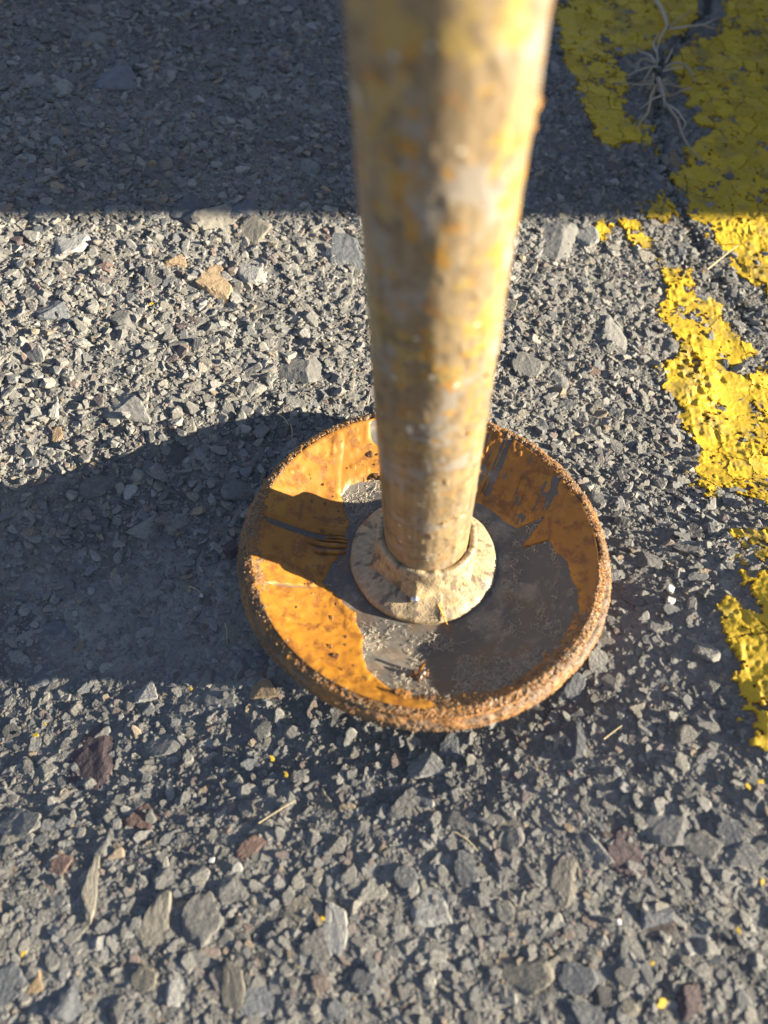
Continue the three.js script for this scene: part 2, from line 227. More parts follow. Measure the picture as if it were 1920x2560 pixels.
{
  const line = new THREE.Group(); line.name = 'painted_line'; line.userData = { kind: 'structure', label: 'worn cracked yellow paint line on the asphalt' }; scene.add(line);
  const cells = [...Array(cellIds.size)].map(() => ({ v: new Map(), pos: [], idx: [], uv: [], q: [] }));
  const at = (i, j) => paintMask[j * PNX + i];
  for (let j = 0; j + 1 < PNZ; j++) for (let i = 0; i + 1 < PNX; i++) {
    const c = at(i, j); if (c < 0) continue; const e = at(i + 1, j), f = at(i, j + 1), g = at(i + 1, j + 1); if (e < 0 || f < 0 || g < 0) continue;
    if ((e !== c || f !== c || g !== c) && vn(i * 0.045, j * 0.045, 78) > 0.05 - 0.5 * vn(c * 0.37 + 0.5, 3.3, 79)) continue;
    cells[c].q.push([i, j]);
  }
  let made = 0;
  const restGeos = [];
  cells.filter(c => c.q.length > 5).sort((a, b) => b.q.length - a.q.length).forEach((c, rank) => {
    const has = new Set(c.q.map(q => q[1] * PNX + q[0])), curl = rr(0, 0.0004), tx = rr(-0.02, 0.02), tz = rr(-0.02, 0.02);
    let mx = 0, mz = 0; for (const [i, j] of c.q) { mx += i; mz += j; } mx = PX0 + PG * mx / c.q.length; mz = PZ0 + PG * mz / c.q.length;
    const yAt = (i, j) => { const x = PX0 + i * PG, z = PZ0 + j * PG, e = paintEdge[j * PNX + i] - 1; return macro(x, z) + 0.0006 + paintLump(x, z) + curl * ss(0.004, 0, e) + tx * (x - mx) + tz * (z - mz); };
    const vert = (i, j) => { const k = j * PNX + i; let n = c.v.get(k); if (n === undefined) { n = c.pos.length / 3; c.v.set(k, n); const x = PX0 + i * PG, z = PZ0 + j * PG; c.pos.push(x + 0.0003 * vn(i * 1.7, j * 1.7, 8), yAt(i, j), z + 0.0003 * vn(i * 1.7, j * 1.7, 9)); c.uv.push(x / 0.16, z / 0.16); } return n; };
    const skirt = [];
    for (const [i, j] of c.q) {
      const a = vert(i, j), b = vert(i + 1, j), d = vert(i, j + 1), e = vert(i + 1, j + 1); c.idx.push(a, d, b, b, d, e);
      if (!has.has((j - 1) * PNX + i)) skirt.push([b, a]); if (!has.has((j + 1) * PNX + i)) skirt.push([d, e]); if (!has.has(j * PNX + i - 1)) skirt.push([a, d]); if (!has.has(j * PNX + i + 1)) skirt.push([e, b]);
    }
    for (const [a, b] of skirt) { const n = c.pos.length / 3; for (const [v, dy] of [[a, 0], [b, 0], [a, -0.003], [b, -0.003]]) { c.pos.push(c.pos[v * 3], c.pos[v * 3 + 1] + dy, c.pos[v * 3 + 2]); c.uv.push(c.uv[v * 2], c.uv[v * 2 + 1]); } c.idx.push(n, n + 2, n + 1, n + 1, n + 2, n + 3); }
    if (rank >= 298) { restGeos.push(bufGeo(c.pos, c.idx, c.uv)); return; }
    part(made ? 'paint_flake_' + String(made).padStart(3, '0') : 'paint_flake', bufGeo(c.pos, c.idx, c.uv), paintMats[Math.floor(rnd() * 3)], line); made++;
  });
  if (restGeos.length) part('small_paint_flakes', mergeGeometries(restGeos), paintMats[1], line).userData = { kind: 'stuff', label: 'small leftover flakes of the yellow paint' };
  console.log('paint flakes', made, 'of', cellIds.size);
}

// ---------- the stand ----------
const stand = new THREE.Group();
top(stand, 'pole_stand', 'rusty yellowish steel pole on a round shallow dish foot full of orange sludge', 'stand');
stand.rotation.x = -TILT; stand.position.set(0, -0.0015, 0);
const inner = r => { if (r < 0.056) return 0.0205; const t = Math.min((r - 0.056) / 0.036, 1); return 0.0205 + 0.0165 * Math.pow(t, 1.25); };
const dishMap = texture(1024, 512, (u, v) => {     // u round, v outwards; bare dark steel with dried dust
  const n = fbmP(u, v, 24, 8, 5, 401), f = fbmP(u, v, 150, 60, 2, 407), dust = ss(0.0, 0.6, n + 0.2 * f) * 0.32 + ss(0.25, 0.5, f) * 0.16, rust = ss(0.15, 0.5, fbmP(u, v, 30, 12, 4, 421)) * 0.35;
  let c = [0.125, 0.11, 0.092]; c = [mix(c[0], 0.20, rust), mix(c[1], 0.105, rust), mix(c[2], 0.045, rust)];
  return [mix(c[0], 0.42, dust), mix(c[1], 0.36, dust), mix(c[2], 0.27, dust)];
}, true);
const dishMat = mat({ map: dishMap, bumpMap: grainBump, bumpScale: 0.0003, roughness: 0.7 });
function lathe(profile, nu, uvScaleU, fn) {        // rings of [r, y]; fn(r, y, angle, k) may shift a point
  const pos = [], uv = [], idx = []; let len = 0;
  profile.forEach(([r, y], k) => { if (k) len += Math.hypot(r - profile[k - 1][0], y - profile[k - 1][1]); for (let i = 0; i <= nu; i++) { const a = i / nu * 2 * Math.PI, [R, Y] = fn ? fn(r, y, a, k) : [r, y]; pos.push(R * Math.cos(a), Y, -R * Math.sin(a)); uv.push(i / nu * uvScaleU, len / 0.1); } });
  const w = nu + 1; for (let k = 0; k + 1 < profile.length; k++) for (let i = 0; i < nu; i++) { const a = k * w + i, b = a + 1, c = a + w, d = c + 1; idx.push(a, b, c, b, d, c); }
  const g = bufGeo(pos, idx, uv), n = g.attributes.normal;
  for (let k = 0; k < profile.length; k++) { const a = k * w, b = a + nu, s = new THREE.Vector3(n.getX(a) + n.getX(b), n.getY(a) + n.getY(b), n.getZ(a) + n.getZ(b)).normalize(); n.setXYZ(a, s.x, s.y, s.z); n.setXYZ(b, s.x, s.y, s.z); }
  return g;
}
const dishProfile = []; for (let k = 0; k <= 40; k++) { const r = 0.008 + (0.0920 - 0.008) * k / 40; dishProfile.push([r, inner(r)]); }
for (const p of [[0.0950, 0.0345], [0.0958, 0.031], [0.094, 0.026], [0.085, 0.017], [0.076, 0.007], [0.071, 0.0005], [0.0695, -0.016], [0.02, -0.016]]) dishProfile.push(p);
const dish = part('dish', lathe(dishProfile, 160, 1, (r, y, a, k) => [r + (k > 40 ? 0.0008 * vn(Math.cos(a) * 3, Math.sin(a) * 3 + y * 60, 431) : 0), y + (k < 40 ? 0.00025 * vn(r * 120 * Math.cos(a), r * 120 * Math.sin(a), 433) : 0)]), dishMat, stand, 'shallow round dark steel dish foot, dusty inside');

// rolled lip, crusted with rust
const lipR = 0.0945, lipY = 0.0312, lipT = 0.0056;
const rustMap = texture(512, 128, (u, v) => {
  const n = fbmP(u, v, 40, 8, 5, 441), f = fbmP(u, v, 200, 40, 2, 447), o = ss(-0.25, 0.35, n), dk = ss(0.0, 0.4, fbmP(u, v, 26, 6, 4, 451));
  let c = [mix(0.20, 0.33, o), mix(0.125, 0.155, o), mix(0.07, 0.045, o)]; c = [mix(c[0], 0.10, dk * 0.7), mix(c[1], 0.065, dk * 0.7), mix(c[2], 0.04, dk * 0.7)];
  const k = 1 + 0.35 * f; return c.map(x => x * k);
}, true);
const rustMat = mat({ map: rustMap, bumpMap: grainBump, bumpScale: 0.0006, roughness: 0.62 });
const lipPoint = (a, b, off = 0) => { const t = lipT + off + 0.0009 * fbm(a * 26, b * 1.6, 3, 461) + 0.0004 * vn(a * 90, b * 5, 467), wob = 0.0007 * vn(Math.cos(a) * 2.3, Math.sin(a) * 2.3, 469); return [lipR + wob + t * Math.cos(b), lipY + t * 0.95 * Math.sin(b)]; };
{
  const nu = 640, nv = 40, pos = [], uv = [], idx = [];
  for (let i = 0; i <= nu; i++) for (let j = 0; j <= nv; j++) { const a = (i % nu) / nu * 2 * Math.PI, b = (j % nv) / nv * 2 * Math.PI, [R, Y] = lipPoint(a, b); pos.push(R * Math.cos(a), Y, -R * Math.sin(a)); uv.push(i / nu, j / nv); }
  for (let i = 0; i < nu; i++) for (let j = 0; j < nv; j++) { const p = i * (nv + 1) + j, q = p + nv + 1; idx.push(p, q, p + 1, p + 1, q, q + 1); }
  part('rim', bufGeo(pos, idx, uv), rustMat, dish, 'rolled rim crusted with orange brown rust');
  const n = 9000, im = shade(new THREE.InstancedMesh(rock(1, 6, 991), mat({ roughness: 0.5 }), n)), M = new THREE.Matrix4(), Q = new THREE.Quaternion(), C = new THREE.Color();
  for (let k = 0; k < n; k++) {
    const a = rr(0, 6.2832), b = rr(-0.9, 2.3), [R, Y] = lipPoint(a, b, 0.0001), s = mix(0.00016, 0.00048, Math.pow(rnd(), 2)); Q.setFromEuler(new THREE.Euler(rr(0, 6), rr(0, 6), rr(0, 6)));
    M.compose(new THREE.Vector3(R * Math.cos(a), Y, -R * Math.sin(a)), Q, new THREE.Vector3(s, s, s * rr(0.6, 1))); im.setMatrixAt(k, M);
    const p = rnd(); C.setRGB(...(p < 0.42 ? [0.46, 0.20, 0.035] : p < 0.8 ? [0.29, 0.18, 0.085] : p < 0.95 ? [0.12, 0.07, 0.04] : [0.46, 0.37, 0.25])); im.setColorAt(k, C);
  }
  im.name = 'rust_grit'; im.userData = { kind: 'stuff', label: 'coarse rust grit sticking to the rim' }; dish.add(im);
}
dish.scale.set(1.018, 1, 1.018);
// thick crust that has crept inwards over the crest, ragged, least at the back
const crustIn = a => { const d = (a * 180 / Math.PI + 360) % 360, w = ss(135, 185, d) * ss(372, 330, d) * (0.75 + 0.25 * ss(215, 235, d) * ss(300, 270, d)); return 0.0925 - 0.0085 * w - 0.0022 * fbm(Math.cos(a) * 26, Math.sin(a) * 26, 3, 481) - 0.0010 * vn(Math.cos(a) * 90, Math.sin(a) * 90, 487); };
const crustT = (a, r) => { const x = r * Math.cos(a), z = r * Math.sin(a), e = r - crustIn(a) + 0.0009 * vn(x * 420, z * 420, 489); return e < 0 ? Math.max(e * 0.6, -0.001) : 0.0016 * Math.sqrt(Math.min(e / 0.003, 1)) + 0.0007 * fbm(x * 260, z * 260, 3, 491) + 0.0003 * vn(x * 800, z * 800, 493); };
const crustY = r => r < 0.0920 ? inner(r) : 0.0372 - 0.30 * (r - 0.092);
{
  const n = 1280, m = 40, pos = [], uv = [], T = [], idx = [];
  for (let i = 0; i <= n; i++) for (let j = 0; j <= m; j++) { const a = (i % n) / n * 2 * Math.PI, r = mix(0.0790, 0.0972, j / m), t = crustT(a, r) * ss(0.0976, 0.0955, r) - 0.0012 * ss(0.0955, 0.0976, r); T.push(t); pos.push(r * Math.cos(a), crustY(r) + t, -r * Math.sin(a)); uv.push(i / n, 0.4 + j / m * 0.35); }
  for (let i = 0; i < n; i++) for (let j = 0; j < m; j++) { const a = i * (m + 1) + j, b = a + m + 1; if (Math.max(T[a], T[a + 1], T[b], T[b + 1]) > -0.0008) idx.push(a, b, a + 1, a + 1, b, b + 1); }
  part('rust_crust', bufGeo(pos, idx, uv), rustMat, dish, 'lumpy crust of rust creeping in over the rim');
  const N = 9500, im = shade(new THREE.InstancedMesh(rock(1, 6, 993), mat({ roughness: 0.42 }), N)), M = new THREE.Matrix4(), Q = new THREE.Quaternion(), C = new THREE.Color(); let k = 0;
  for (let t = 0; t < 60000 && k < N; t++) { const a = rr(0, 6.2832), r = rr(0.0805, 0.0965), T2 = crustT(a, r); if (T2 < 0.0002) continue; const s = mix(0.00018, 0.00055, Math.pow(rnd(), 2)); Q.setFromEuler(new THREE.Euler(rr(0, 6), rr(0, 6), rr(0, 6))); M.compose(new THREE.Vector3(r * Math.cos(a), crustY(r) + T2, -r * Math.sin(a)), Q, new THREE.Vector3(s, s, s * rr(0.6, 1))); im.setMatrixAt(k, M); const p = rnd(); C.setRGB(...(p < 0.42 ? [0.42, 0.18, 0.03] : p < 0.75 ? [0.28, 0.175, 0.08] : p < 0.94 ? [0.12, 0.07, 0.04] : [0.46, 0.37, 0.25])); im.setColorAt(k++, C); }
  im.count = k; im.name = 'crust_grit'; im.userData = { kind: 'stuff', label: 'wet rust grit on the crust' }; dish.add(im);
}
// sludge: a wet skin of rust lying on the dish, thinned and streaked where it was wiped
const sludgeIn = [[12.3,.0559],[135.1,.0624],[142.3,.061],[153.6,.0478],[178.9,.0417],[187.5,.0505],[199.2,.0577],[202.7,.0564],[209.4,.0522],[225.7,.05],[238.7,.0568],[244.7,.0687],[252.5,.0783],[259.3,.0815],[263.1,.084],[272.0,.0845],[275.6,.0906],[283.9,.0922],[292.1,.0934],[305.2,.0957],[311.6,.0918],[319.5,.0934],[329.2,.0859],[338.4,.0864],[347.1,.0826],[359.9,.0775],[4.0,.0739],[12.1,.0718],[23.8,.0734],[24.5,.0592],[33.5,.0543],[56.5,.0514]].map(p => [p[0] > 25 && p[0] < 28 ? 30 : p[0], p[1]]).sort((a, b) => a[0] - b[0]);
function rIn(deg) { const n = sludgeIn.length; for (let k = 0; k < n; k++) { const a = sludgeIn[k], b = sludgeIn[(k + 1) % n]; let a0 = a[0], b0 = b[0], d = deg; if (k === n - 1) { b0 += 360; if (d < a0) d += 360; } if (d >= a0 && d <= b0) return mix(a[1], b[1], (d - a0) / Math.max(b0 - a0, 1e-6)); } return 0.06; }
const spot = (x, z, cx, cz, ux, uz, L, Wd) => { const dx = x - cx, dz = z - cz, p = dx * ux + dz * uz, q = -dx * uz + dz * ux; return Math.exp(-Math.pow(p / L, 4) - Math.pow(q / Wd, 2)); };
function sludgeT(deg, r) {
  const a = rad(deg), x = r * Math.cos(a), z = -r * Math.sin(a);
  const edge = r - rIn(deg) + 0.0014 * fbm(x * 260, z * 260, 3, 501) + 0.0012 * vn(x * 95, z * 95, 503);
  if (edge < -0.003) return -0.001;
  let t = edge < 0 ? edge * 0.5 : 0.0011 * Math.sqrt(Math.min(edge / 0.0035, 1));
  t += (edge > 0.001 ? 1 : 0) * (0.0005 * fbm(x * 70, z * 70, 2, 511) + 0.00022 * vn(x * 300, z * 300, 517) + 0.0003 * ss(0.6, 0.95, vn(x * 230, z * 230, 519)));
  t += 0.0012 * ss(0.082, 0.092, r) * ss(190, 225, deg) * ss(285, 262, deg);
  // runs and blisters on the back wall
  if (deg > 95 && deg < 150) t += 0.0006 * ss(0.0, 0.8, vn(x * 130, z * 60, 523)) * ss(95, 105, deg) * ss(150, 140, deg);
  // wiped streaks on the back right wall
  const wipe = ss(20, 30, deg) * ss(76, 70, deg), u = x * 0.86 + z * 0.36;
  if (wipe > 0) t -= wipe * (0.0009 + 0.0022 * Math.max(0, 0.65 * vn(u * 1100, z * 20, 531) + 0.55 * vn(u * 430, z * 14, 532)) * ss(-0.9, 0.3, vn(x * 110, z * 130, 534)) + 0.0016 * ss(0.05, 0.6, vn(u * 150, z * 20, 533)) - 0.0007 * ss(0.1, 0.7, vn(x * 260, z * 190, 537))) * ss(0.056, 0.062, r);
  // brushed bare steel in the shadow of the pole, one bare spot at the back, a scratch
  t -= 0.004 * spot(x, z, -0.072, -0.0097, 0.999, 0.03, 0.021, 0.0016) * ss(0.04, 0.07, r);
  t -= 0.0026 * spot(x, z, -0.050, -0.005, 0.99, 0.1, 0.012, 0.008) * ss(-0.1, 0.5, vn(x * 40, z * 900, 541));
  t -= 0.004 * spot(x, z, -0.0315, -0.079, 0.15, 0.99, 0.006, 0.0028);
  t -= 0.0022 * spot(x, z, -0.069, 0.0265, 0.97, -0.25, 0.011, 0.0005);
  return t;
}
const sludgeMap = texture(512, 512, (u, v) => { const n = fbmP(u, v, 14, 14, 5, 551), f = fbmP(u, v, 90, 90, 2, 557), d = ss(-0.05, 0.5, n + 0.5 * f), y = ss(0, 0.5, fbmP(u, v, 6, 6, 4, 561)); return [mix(mix(0.36, 0.41, y), 0.19, d * 0.8), mix(mix(0.145, 0.18, y), 0.070, d * 0.8), mix(mix(0.008, 0.012, y), 0.008, d)]; }, true);
const sludgeMat = new THREE.MeshPhysicalMaterial({ map: sludgeMap, roughness: 0.55, clearcoat: 0.3, clearcoatRoughness: 0.32, bumpMap: grainBump, bumpScale: 0.00012 });
function sludge(d0, d1, label) {
  const n = Math.round((d1 - d0) * 4), m = 98, r0 = 0.040, r1 = 0.0925, pos = [], uv = [], T = [], idx = [];
  for (let i = 0; i <= n; i++) for (let j = 0; j <= m; j++) { const g = d0 + (d1 - d0) * i / n, deg = ((g % 360) + 360) % 360, r = mix(r0, r1, j / m), a = rad(deg), t = sludgeT(deg, r), sl = (inner(r + 0.0005) - inner(r - 0.0005)) / 0.001, q = 1 / Math.hypot(1, sl), R = r - t * sl * q, x = R * Math.cos(a), z = -R * Math.sin(a); T.push(t); pos.push(x, inner(r) + t * q, z); uv.push(x / 0.07, z / 0.07); }
  for (let i = 0; i < n; i++) for (let j = 0; j < m; j++) { const a = i * (m + 1) + j, b = a + m + 1; if (Math.max(T[a], T[a + 1], T[b], T[b + 1]) > -0.0004) idx.push(a, b, a + 1, a + 1, b, b + 1); }
  part('rust_sludge', mergeVertices(bufGeo(pos, idx, uv)), sludgeMat, dish, label);
}
sludge(88, 290, 'glossy orange ochre sludge, thick in the sunny side of the dish');
sludge(290, 448, 'brown orange sludge with wiped streaks on the shaded wall');
// clots and crumbs of rust
const crumbGeos = [rock(3, 5, 611, 0.2), rock(3, 6, 613, 0.2), rock(3, 7, 617, 0.2)];
const crumbMats = [[0.16, 0.07, 0.02], [0.26, 0.115, 0.025], [0.09, 0.045, 0.02]].map(c => mat({ color: lin(...c), roughness: 0.4 }));
function crumb(x, z, s, h = 0.7) { const r = Math.hypot(x, z), c = part('rust_crumb', crumbGeos[Math.floor(rnd() * 3)], crumbMats[Math.floor(rnd() * 3)], dish); c.position.set(x, inner(r) + 0.0012, z); c.scale.set(s, s * h, s * rr(0.7, 1)); c.rotation.y = rr(0, 6); }
for (const [x, z, s] of [[-0.035, -0.0651, 0.0022], [-0.0098, 0.0857, 0.0035], [-0.006, 0.086, 0.0028], [-0.014, 0.0845, 0.002], [-0.002, 0.087, 0.002], [-0.046, 0.060, 0.0016], [-0.043, 0.066, 0.0022], [-0.039, 0.052, 0.0014], [-0.047, 0.041, 0.0017], [-0.052, 0.071, 0.0013], [-0.030, -0.054, 0.0020], [-0.033, -0.052, 0.0014], [-0.026, -0.053, 0.0022], [-0.022, -0.0545, 0.0016], [-0.056, 0.012, 0.0014], [-0.0006, 0.0714, 0.0032], [0.002, 0.0705, 0.002], [-0.0035, 0.0715, 0.0018]]) crumb(x, z, s);
for (let k = 0; k < 46; k++) { const d = rr(100, 265), r = rIn(d) + rr(0.003, 0.025); if (r < 0.087) crumb(r * Math.cos(rad(d)), -r * Math.sin(rad(d)), rr(0.0004, 0.0011)); }
function tube(pts, r, seg = 10, rs = 6, taper = 0.4, tension) { const c = new THREE.CatmullRomCurve3(pts.map(p => new THREE.Vector3(...p)), false, tension === undefined ? 'centripetal' : 'catmullrom', tension), g = new THREE.TubeGeometry(c, seg, r, rs), p = g.attributes.position; for (let i = 0; i <= seg; i++) { const o = c.getPointAt(i / seg), k = mix(1, taper, i / seg); for (let j = 0; j <= rs; j++) { const n = i * (rs + 1) + j; p.setXYZ(n, mix(o.x, p.getX(n), k), mix(o.y, p.getY(n), k), mix(o.z, p.getZ(n), k)); } } g.computeVertexNormals(); return g; }
part('rust_clot', tube([[-0.0006, 0.021, 0.0714], [0.0008, 0.0245, 0.0695], [0.0002, 0.0275, 0.0675], [0.0016, 0.030, 0.0655]], 0.0013, 12, 8, 0.7), crumbMats[1], dish);
// lint and dust fibres on the bare floor
{
  const n = 3000, im = shade(new THREE.InstancedMesh(tube([[-1, 0, 0], [-0.3, 0.25, 0.25], [0.35, 0.1, -0.2], [1, 0.2, 0.3]], 0.085, 6, 4, 0.6), mat({ color: lin(0.60, 0.53, 0.42), roughness: 0.95 }), n)), M = new THREE.Matrix4(), Q = new THREE.Quaternion();
  let k = 0;
  for (let t = 0; t < 60000 && k < n; t++) { const a = rr(0, 360), r = 0.041 + 0.05 * Math.sqrt(rnd()), x = r * Math.cos(rad(a)), z = -r * Math.sin(rad(a)); if (r > rIn(a) - 0.001 || r > 0.088 || fbm(x * 80, z * 80, 3, 571) < rr(-0.05, 0.35) - 0.12 * ss(0.01, -0.02, x)) continue; const s = mix(0.0004, 0.0019, Math.pow(rnd(), 2.4)); Q.setFromEuler(new THREE.Euler(rr(-0.3, 0.3), rr(0, 6.3), rr(-0.3, 0.3))); M.compose(new THREE.Vector3(x, inner(r) + 0.0003, z), Q, new THREE.Vector3(s, s, s)); im.setMatrixAt(k++, M); }
  im.count = k; im.name = 'lint'; im.userData = { kind: 'stuff', label: 'pale lint and dust on the dark floor of the dish' }; dish.add(im);
}
// flange, collar with a six-sided foot, grease nipple
const dustyMap = texture(512, 256, (u, v) => { const n = fbmP(u, v, 16, 8, 5, 581), f = fbmP(u, v, 90, 45, 3, 587), dk = ss(0.20, 0.36, fbmP(u, v, 26, 13, 5, 591)), y = ss(0.1, 0.5, n); let c = [mix(0.41, 0.45, y), mix(0.31, 0.325, y), mix(0.18, 0.15, y)]; const k = 0.95 + 0.4 * f; c = c.map(q => q * k); return [mix(c[0], 0.13, dk * 0.8), mix(c[1], 0.10, dk * 0.8), mix(c[2], 0.07, dk * 0.8)]; }, true);
const dustyMat = mat({ map: dustyMap, bumpMap: grainBump, bumpScale: 0.0009, roughness: 0.52 });
const flProfile = [[0.0405, 0.0172], [0.0412, 0.0195], [0.0408, 0.0212], [0.0395, 0.0222]]; for (let k = 1; k <= 14; k++) { const r = 0.0395 - 0.0165 * k / 14; flProfile.push([r, 0.0222 + 0.0062 * Math.pow(k / 14, 0.8)]); }
const LIFT = 0.0027;
part('flange', lathe(flProfile.reverse(), 200, 2, (r, y, a) => [r + 0.0004 * vn(Math.cos(a) * 5, Math.sin(a) * 5, 601), y + 0.0009 * fbm(r * 110 * Math.cos(a), r * 110 * Math.sin(a), 3, 603)]), dustyMat, stand, 'round flange caked in tan dust').position.y = LIFT;
const hexR = a => { const s = Math.PI / 3, c0 = rad(262); let d = ((a - c0) % s + s) % s - s / 2; return Math.min(0.0276 / Math.cos(d), 0.0330); };
const colProfile = [[0.0231, 0.0335], [0.0231, 0.0445], [0.0236, 0.0454], [0.0256, 0.0457], [0.0267, 0.0450], [0.0271, 0.0432], [0.0271, 0.0400]]; for (let k = 1; k <= 14; k++) colProfile.push([0.0271 + 0.0001 * k, 0.0400 - 0.0158 * k / 14]);
const collar = part('collar', lathe(colProfile, 240, 2, (r, y, a, k) => { if (k > 6) { const t = ss(0.1, 0.85, (k - 6) / 14); r = mix(0.0271, hexR(a), t); } return [r + 0.0005 * fbm(Math.cos(a) * 5 + y * 160, Math.sin(a) * 5 + y * 60, 3, 605), y + 0.0005 * vn(Math.cos(a) * 6, Math.sin(a) * 6, 607)]; }), dustyMat, stand, 'collar with a rounded top and six-sided foot'); collar.position.y = LIFT;
const nipple = part('grease_nipple', new THREE.SphereGeometry(0.0024, 20, 14), mat({ color: lin(0.75, 0.75, 0.76), metalness: 1, roughness: 0.28 }), collar, 'small shiny grease nipple at the corner of the collar');
nipple.position.set(-0.0045, 0.0278, 0.0312);
part('sprig', mergeGeometries([tube([[0.0065, 0.0245, 0.029], [0.0085, 0.0252, 0.033], [0.0105, 0.0243, 0.037], [0.0135, 0.0215, 0.0415]], 0.0006, 10, 5, 0.5), ...[...Array(9)].map((_, k) => { const t = k / 9, x = 0.0065 + 0.007 * t, z = 0.029 + 0.0115 * t; return tube([[x, 0.0248 - 0.002 * t, z], [x + rr(-0.002, 0.002), 0.0258 - 0.002 * t, z + rr(-0.001, 0.002)], [x + rr(-0.003, 0.003), 0.0255 - 0.002 * t, z + rr(-0.001, 0.003)]], 0.0003, 5, 4); })]), mat({ color: lin(0.62, 0.32, 0.05), roughness: 0.9 }), stand, 'orange fluffy sprig caught on the flange').position.y = LIFT;
// pole
const poleMap = texture(1024, 2048, (u, v) => {
  const st = fbmP(u, v, 90, 14, 3, 621), n = fbmP(u, v, 15, 66, 5, 625), m = fbmP(u, v, 34, 150, 4, 631), q = fbmP(u, v, 40, 170, 3, 637), low = ss(0.34, 0.10, v);
  let c = [0.285, 0.205, 0.115]; const k = 1 + 0.38 * st + 0.3 * fbmP(u, v, 12, 50, 4, 641); c = c.map(x => x * k);
  const grey = ss(0.12, 0.45, fbmP(u, v, 14, 60, 4, 651)) * 0.6; c = [mix(c[0], 0.34, grey), mix(c[1], 0.31, grey), mix(c[2], 0.27, grey)];
  const yel = ss(0.10, 0.24, 0.7 * n + 0.8 * m) * (0.85 - 0.7 * low); c = [mix(c[0], 0.43, 0.85 * yel), mix(c[1], 0.30, 0.85 * yel), mix(c[2], 0.085, 0.85 * yel)];
  const rust = ss(0.24, 0.38, m + 0.3 * q) * (0.6 - 0.4 * low); c = [mix(c[0], 0.46, rust), mix(c[1], 0.19, rust), mix(c[2], 0.02, rust)];
  const dk = ss(0.2, 0.5, q + 0.2 * n) * 0.55; c = [mix(c[0], 0.13, dk), mix(c[1], 0.09, dk), mix(c[2], 0.05, dk)];
  const wh = ss(0.60, 0.64, fbmP(u, v, 26, 110, 2, 661)); return [mix(c[0], 0.6, wh), mix(c[1], 0.56, wh), mix(c[2], 0.45, wh)];
}, true);
const poleBump = texture(1024, 2048, (u, v) => 0.5 + 0.35 * fbmP(u, v, 24, 100, 4, 671) + 0.25 * fbmP(u, v, 90, 380, 2, 677));
const poleMat = mat({ map: poleMap, bumpMap: poleBump, bumpScale: 0.00035, roughness: 0.45 });
const poleDir = new THREE.Vector3(-0.065, 1, 0.06).normalize().applyAxisAngle(new THREE.Vector3(1, 0, 0), TILT);
const poleBase = new THREE.Vector3(0.0003, 0.0365, -0.0005), PL = 0.66;
{
  const nu = 160, nv = 620, pos = [], uv = [], idx = [];
  for (let j = 0; j <= nv; j++) for (let i = 0; i <= nu; i++) {
    const a = i / nu * 2 * Math.PI, v = j / nv, y = v * PL, cx = Math.cos(a) * 3, cz = Math.sin(a) * 3;
    let r = 0.0224 + 0.00005 * (vn(cx * 2 + 9, y * 110 + cz * 2, 681) + vn(cx * 5, y * 260 + cz * 5, 683));
    const lump = vn(cx * 3.2 + 5, y * 150 + cz * 3.2, 687); if (lump > 0.62) r += 0.0004 * (lump - 0.62) / 0.3;
    pos.push(r * Math.cos(a), y, -r * Math.sin(a)); uv.push(i / nu, v);
  }
  for (let j = 0; j < nv; j++) for (let i = 0; i < nu; i++) { const a = j * (nu + 1) + i, b = a + nu + 1; idx.push(a, a + 1, b, a + 1, b + 1, b); }
  const pole = part('pole', bufGeo(pos, idx, uv), poleMat, stand, 'steel pole with flaking yellow paint and rust');
  pole.quaternion.setFromUnitVectors(new THREE.Vector3(0, 1, 0), poleDir); pole.position.copy(poleBase);
  const lumpMat = mat({ color: lin(0.5, 0.24, 0.03), roughness: 0.6 });
  for (const [deg, y, s] of [[-4, 0.262, 0.0016], [-2, 0.255, 0.0011], [-8, 0.10, 0.0009], [2, 0.125, 0.0011], [-10, 0.088, 0.0007], [6, 0.20, 0.0009], [-70, 0.07, 0.0008], [-50, 0.14, 0.0012], [-35, 0.17, 0.0011]]) { const l = part('rust_lump', crumbGeos[1], lumpMat, pole); l.position.set(0.0226 * Math.cos(rad(deg)), y, -0.0226 * Math.sin(rad(deg))); l.scale.set(s, s * 1.3, s); }
  const cap = part('pole_cap', lathe([[0.0002, PL + 0.006], [0.018, PL + 0.0055], [0.0235, PL + 0.003], [0.0238, PL - 0.012]].reverse(), 48, 1), mat({ color: lin(0.05, 0.05, 0.05), roughness: 0.6 }), stand);
  cap.quaternion.copy(pole.quaternion); cap.position.copy(poleBase);
}

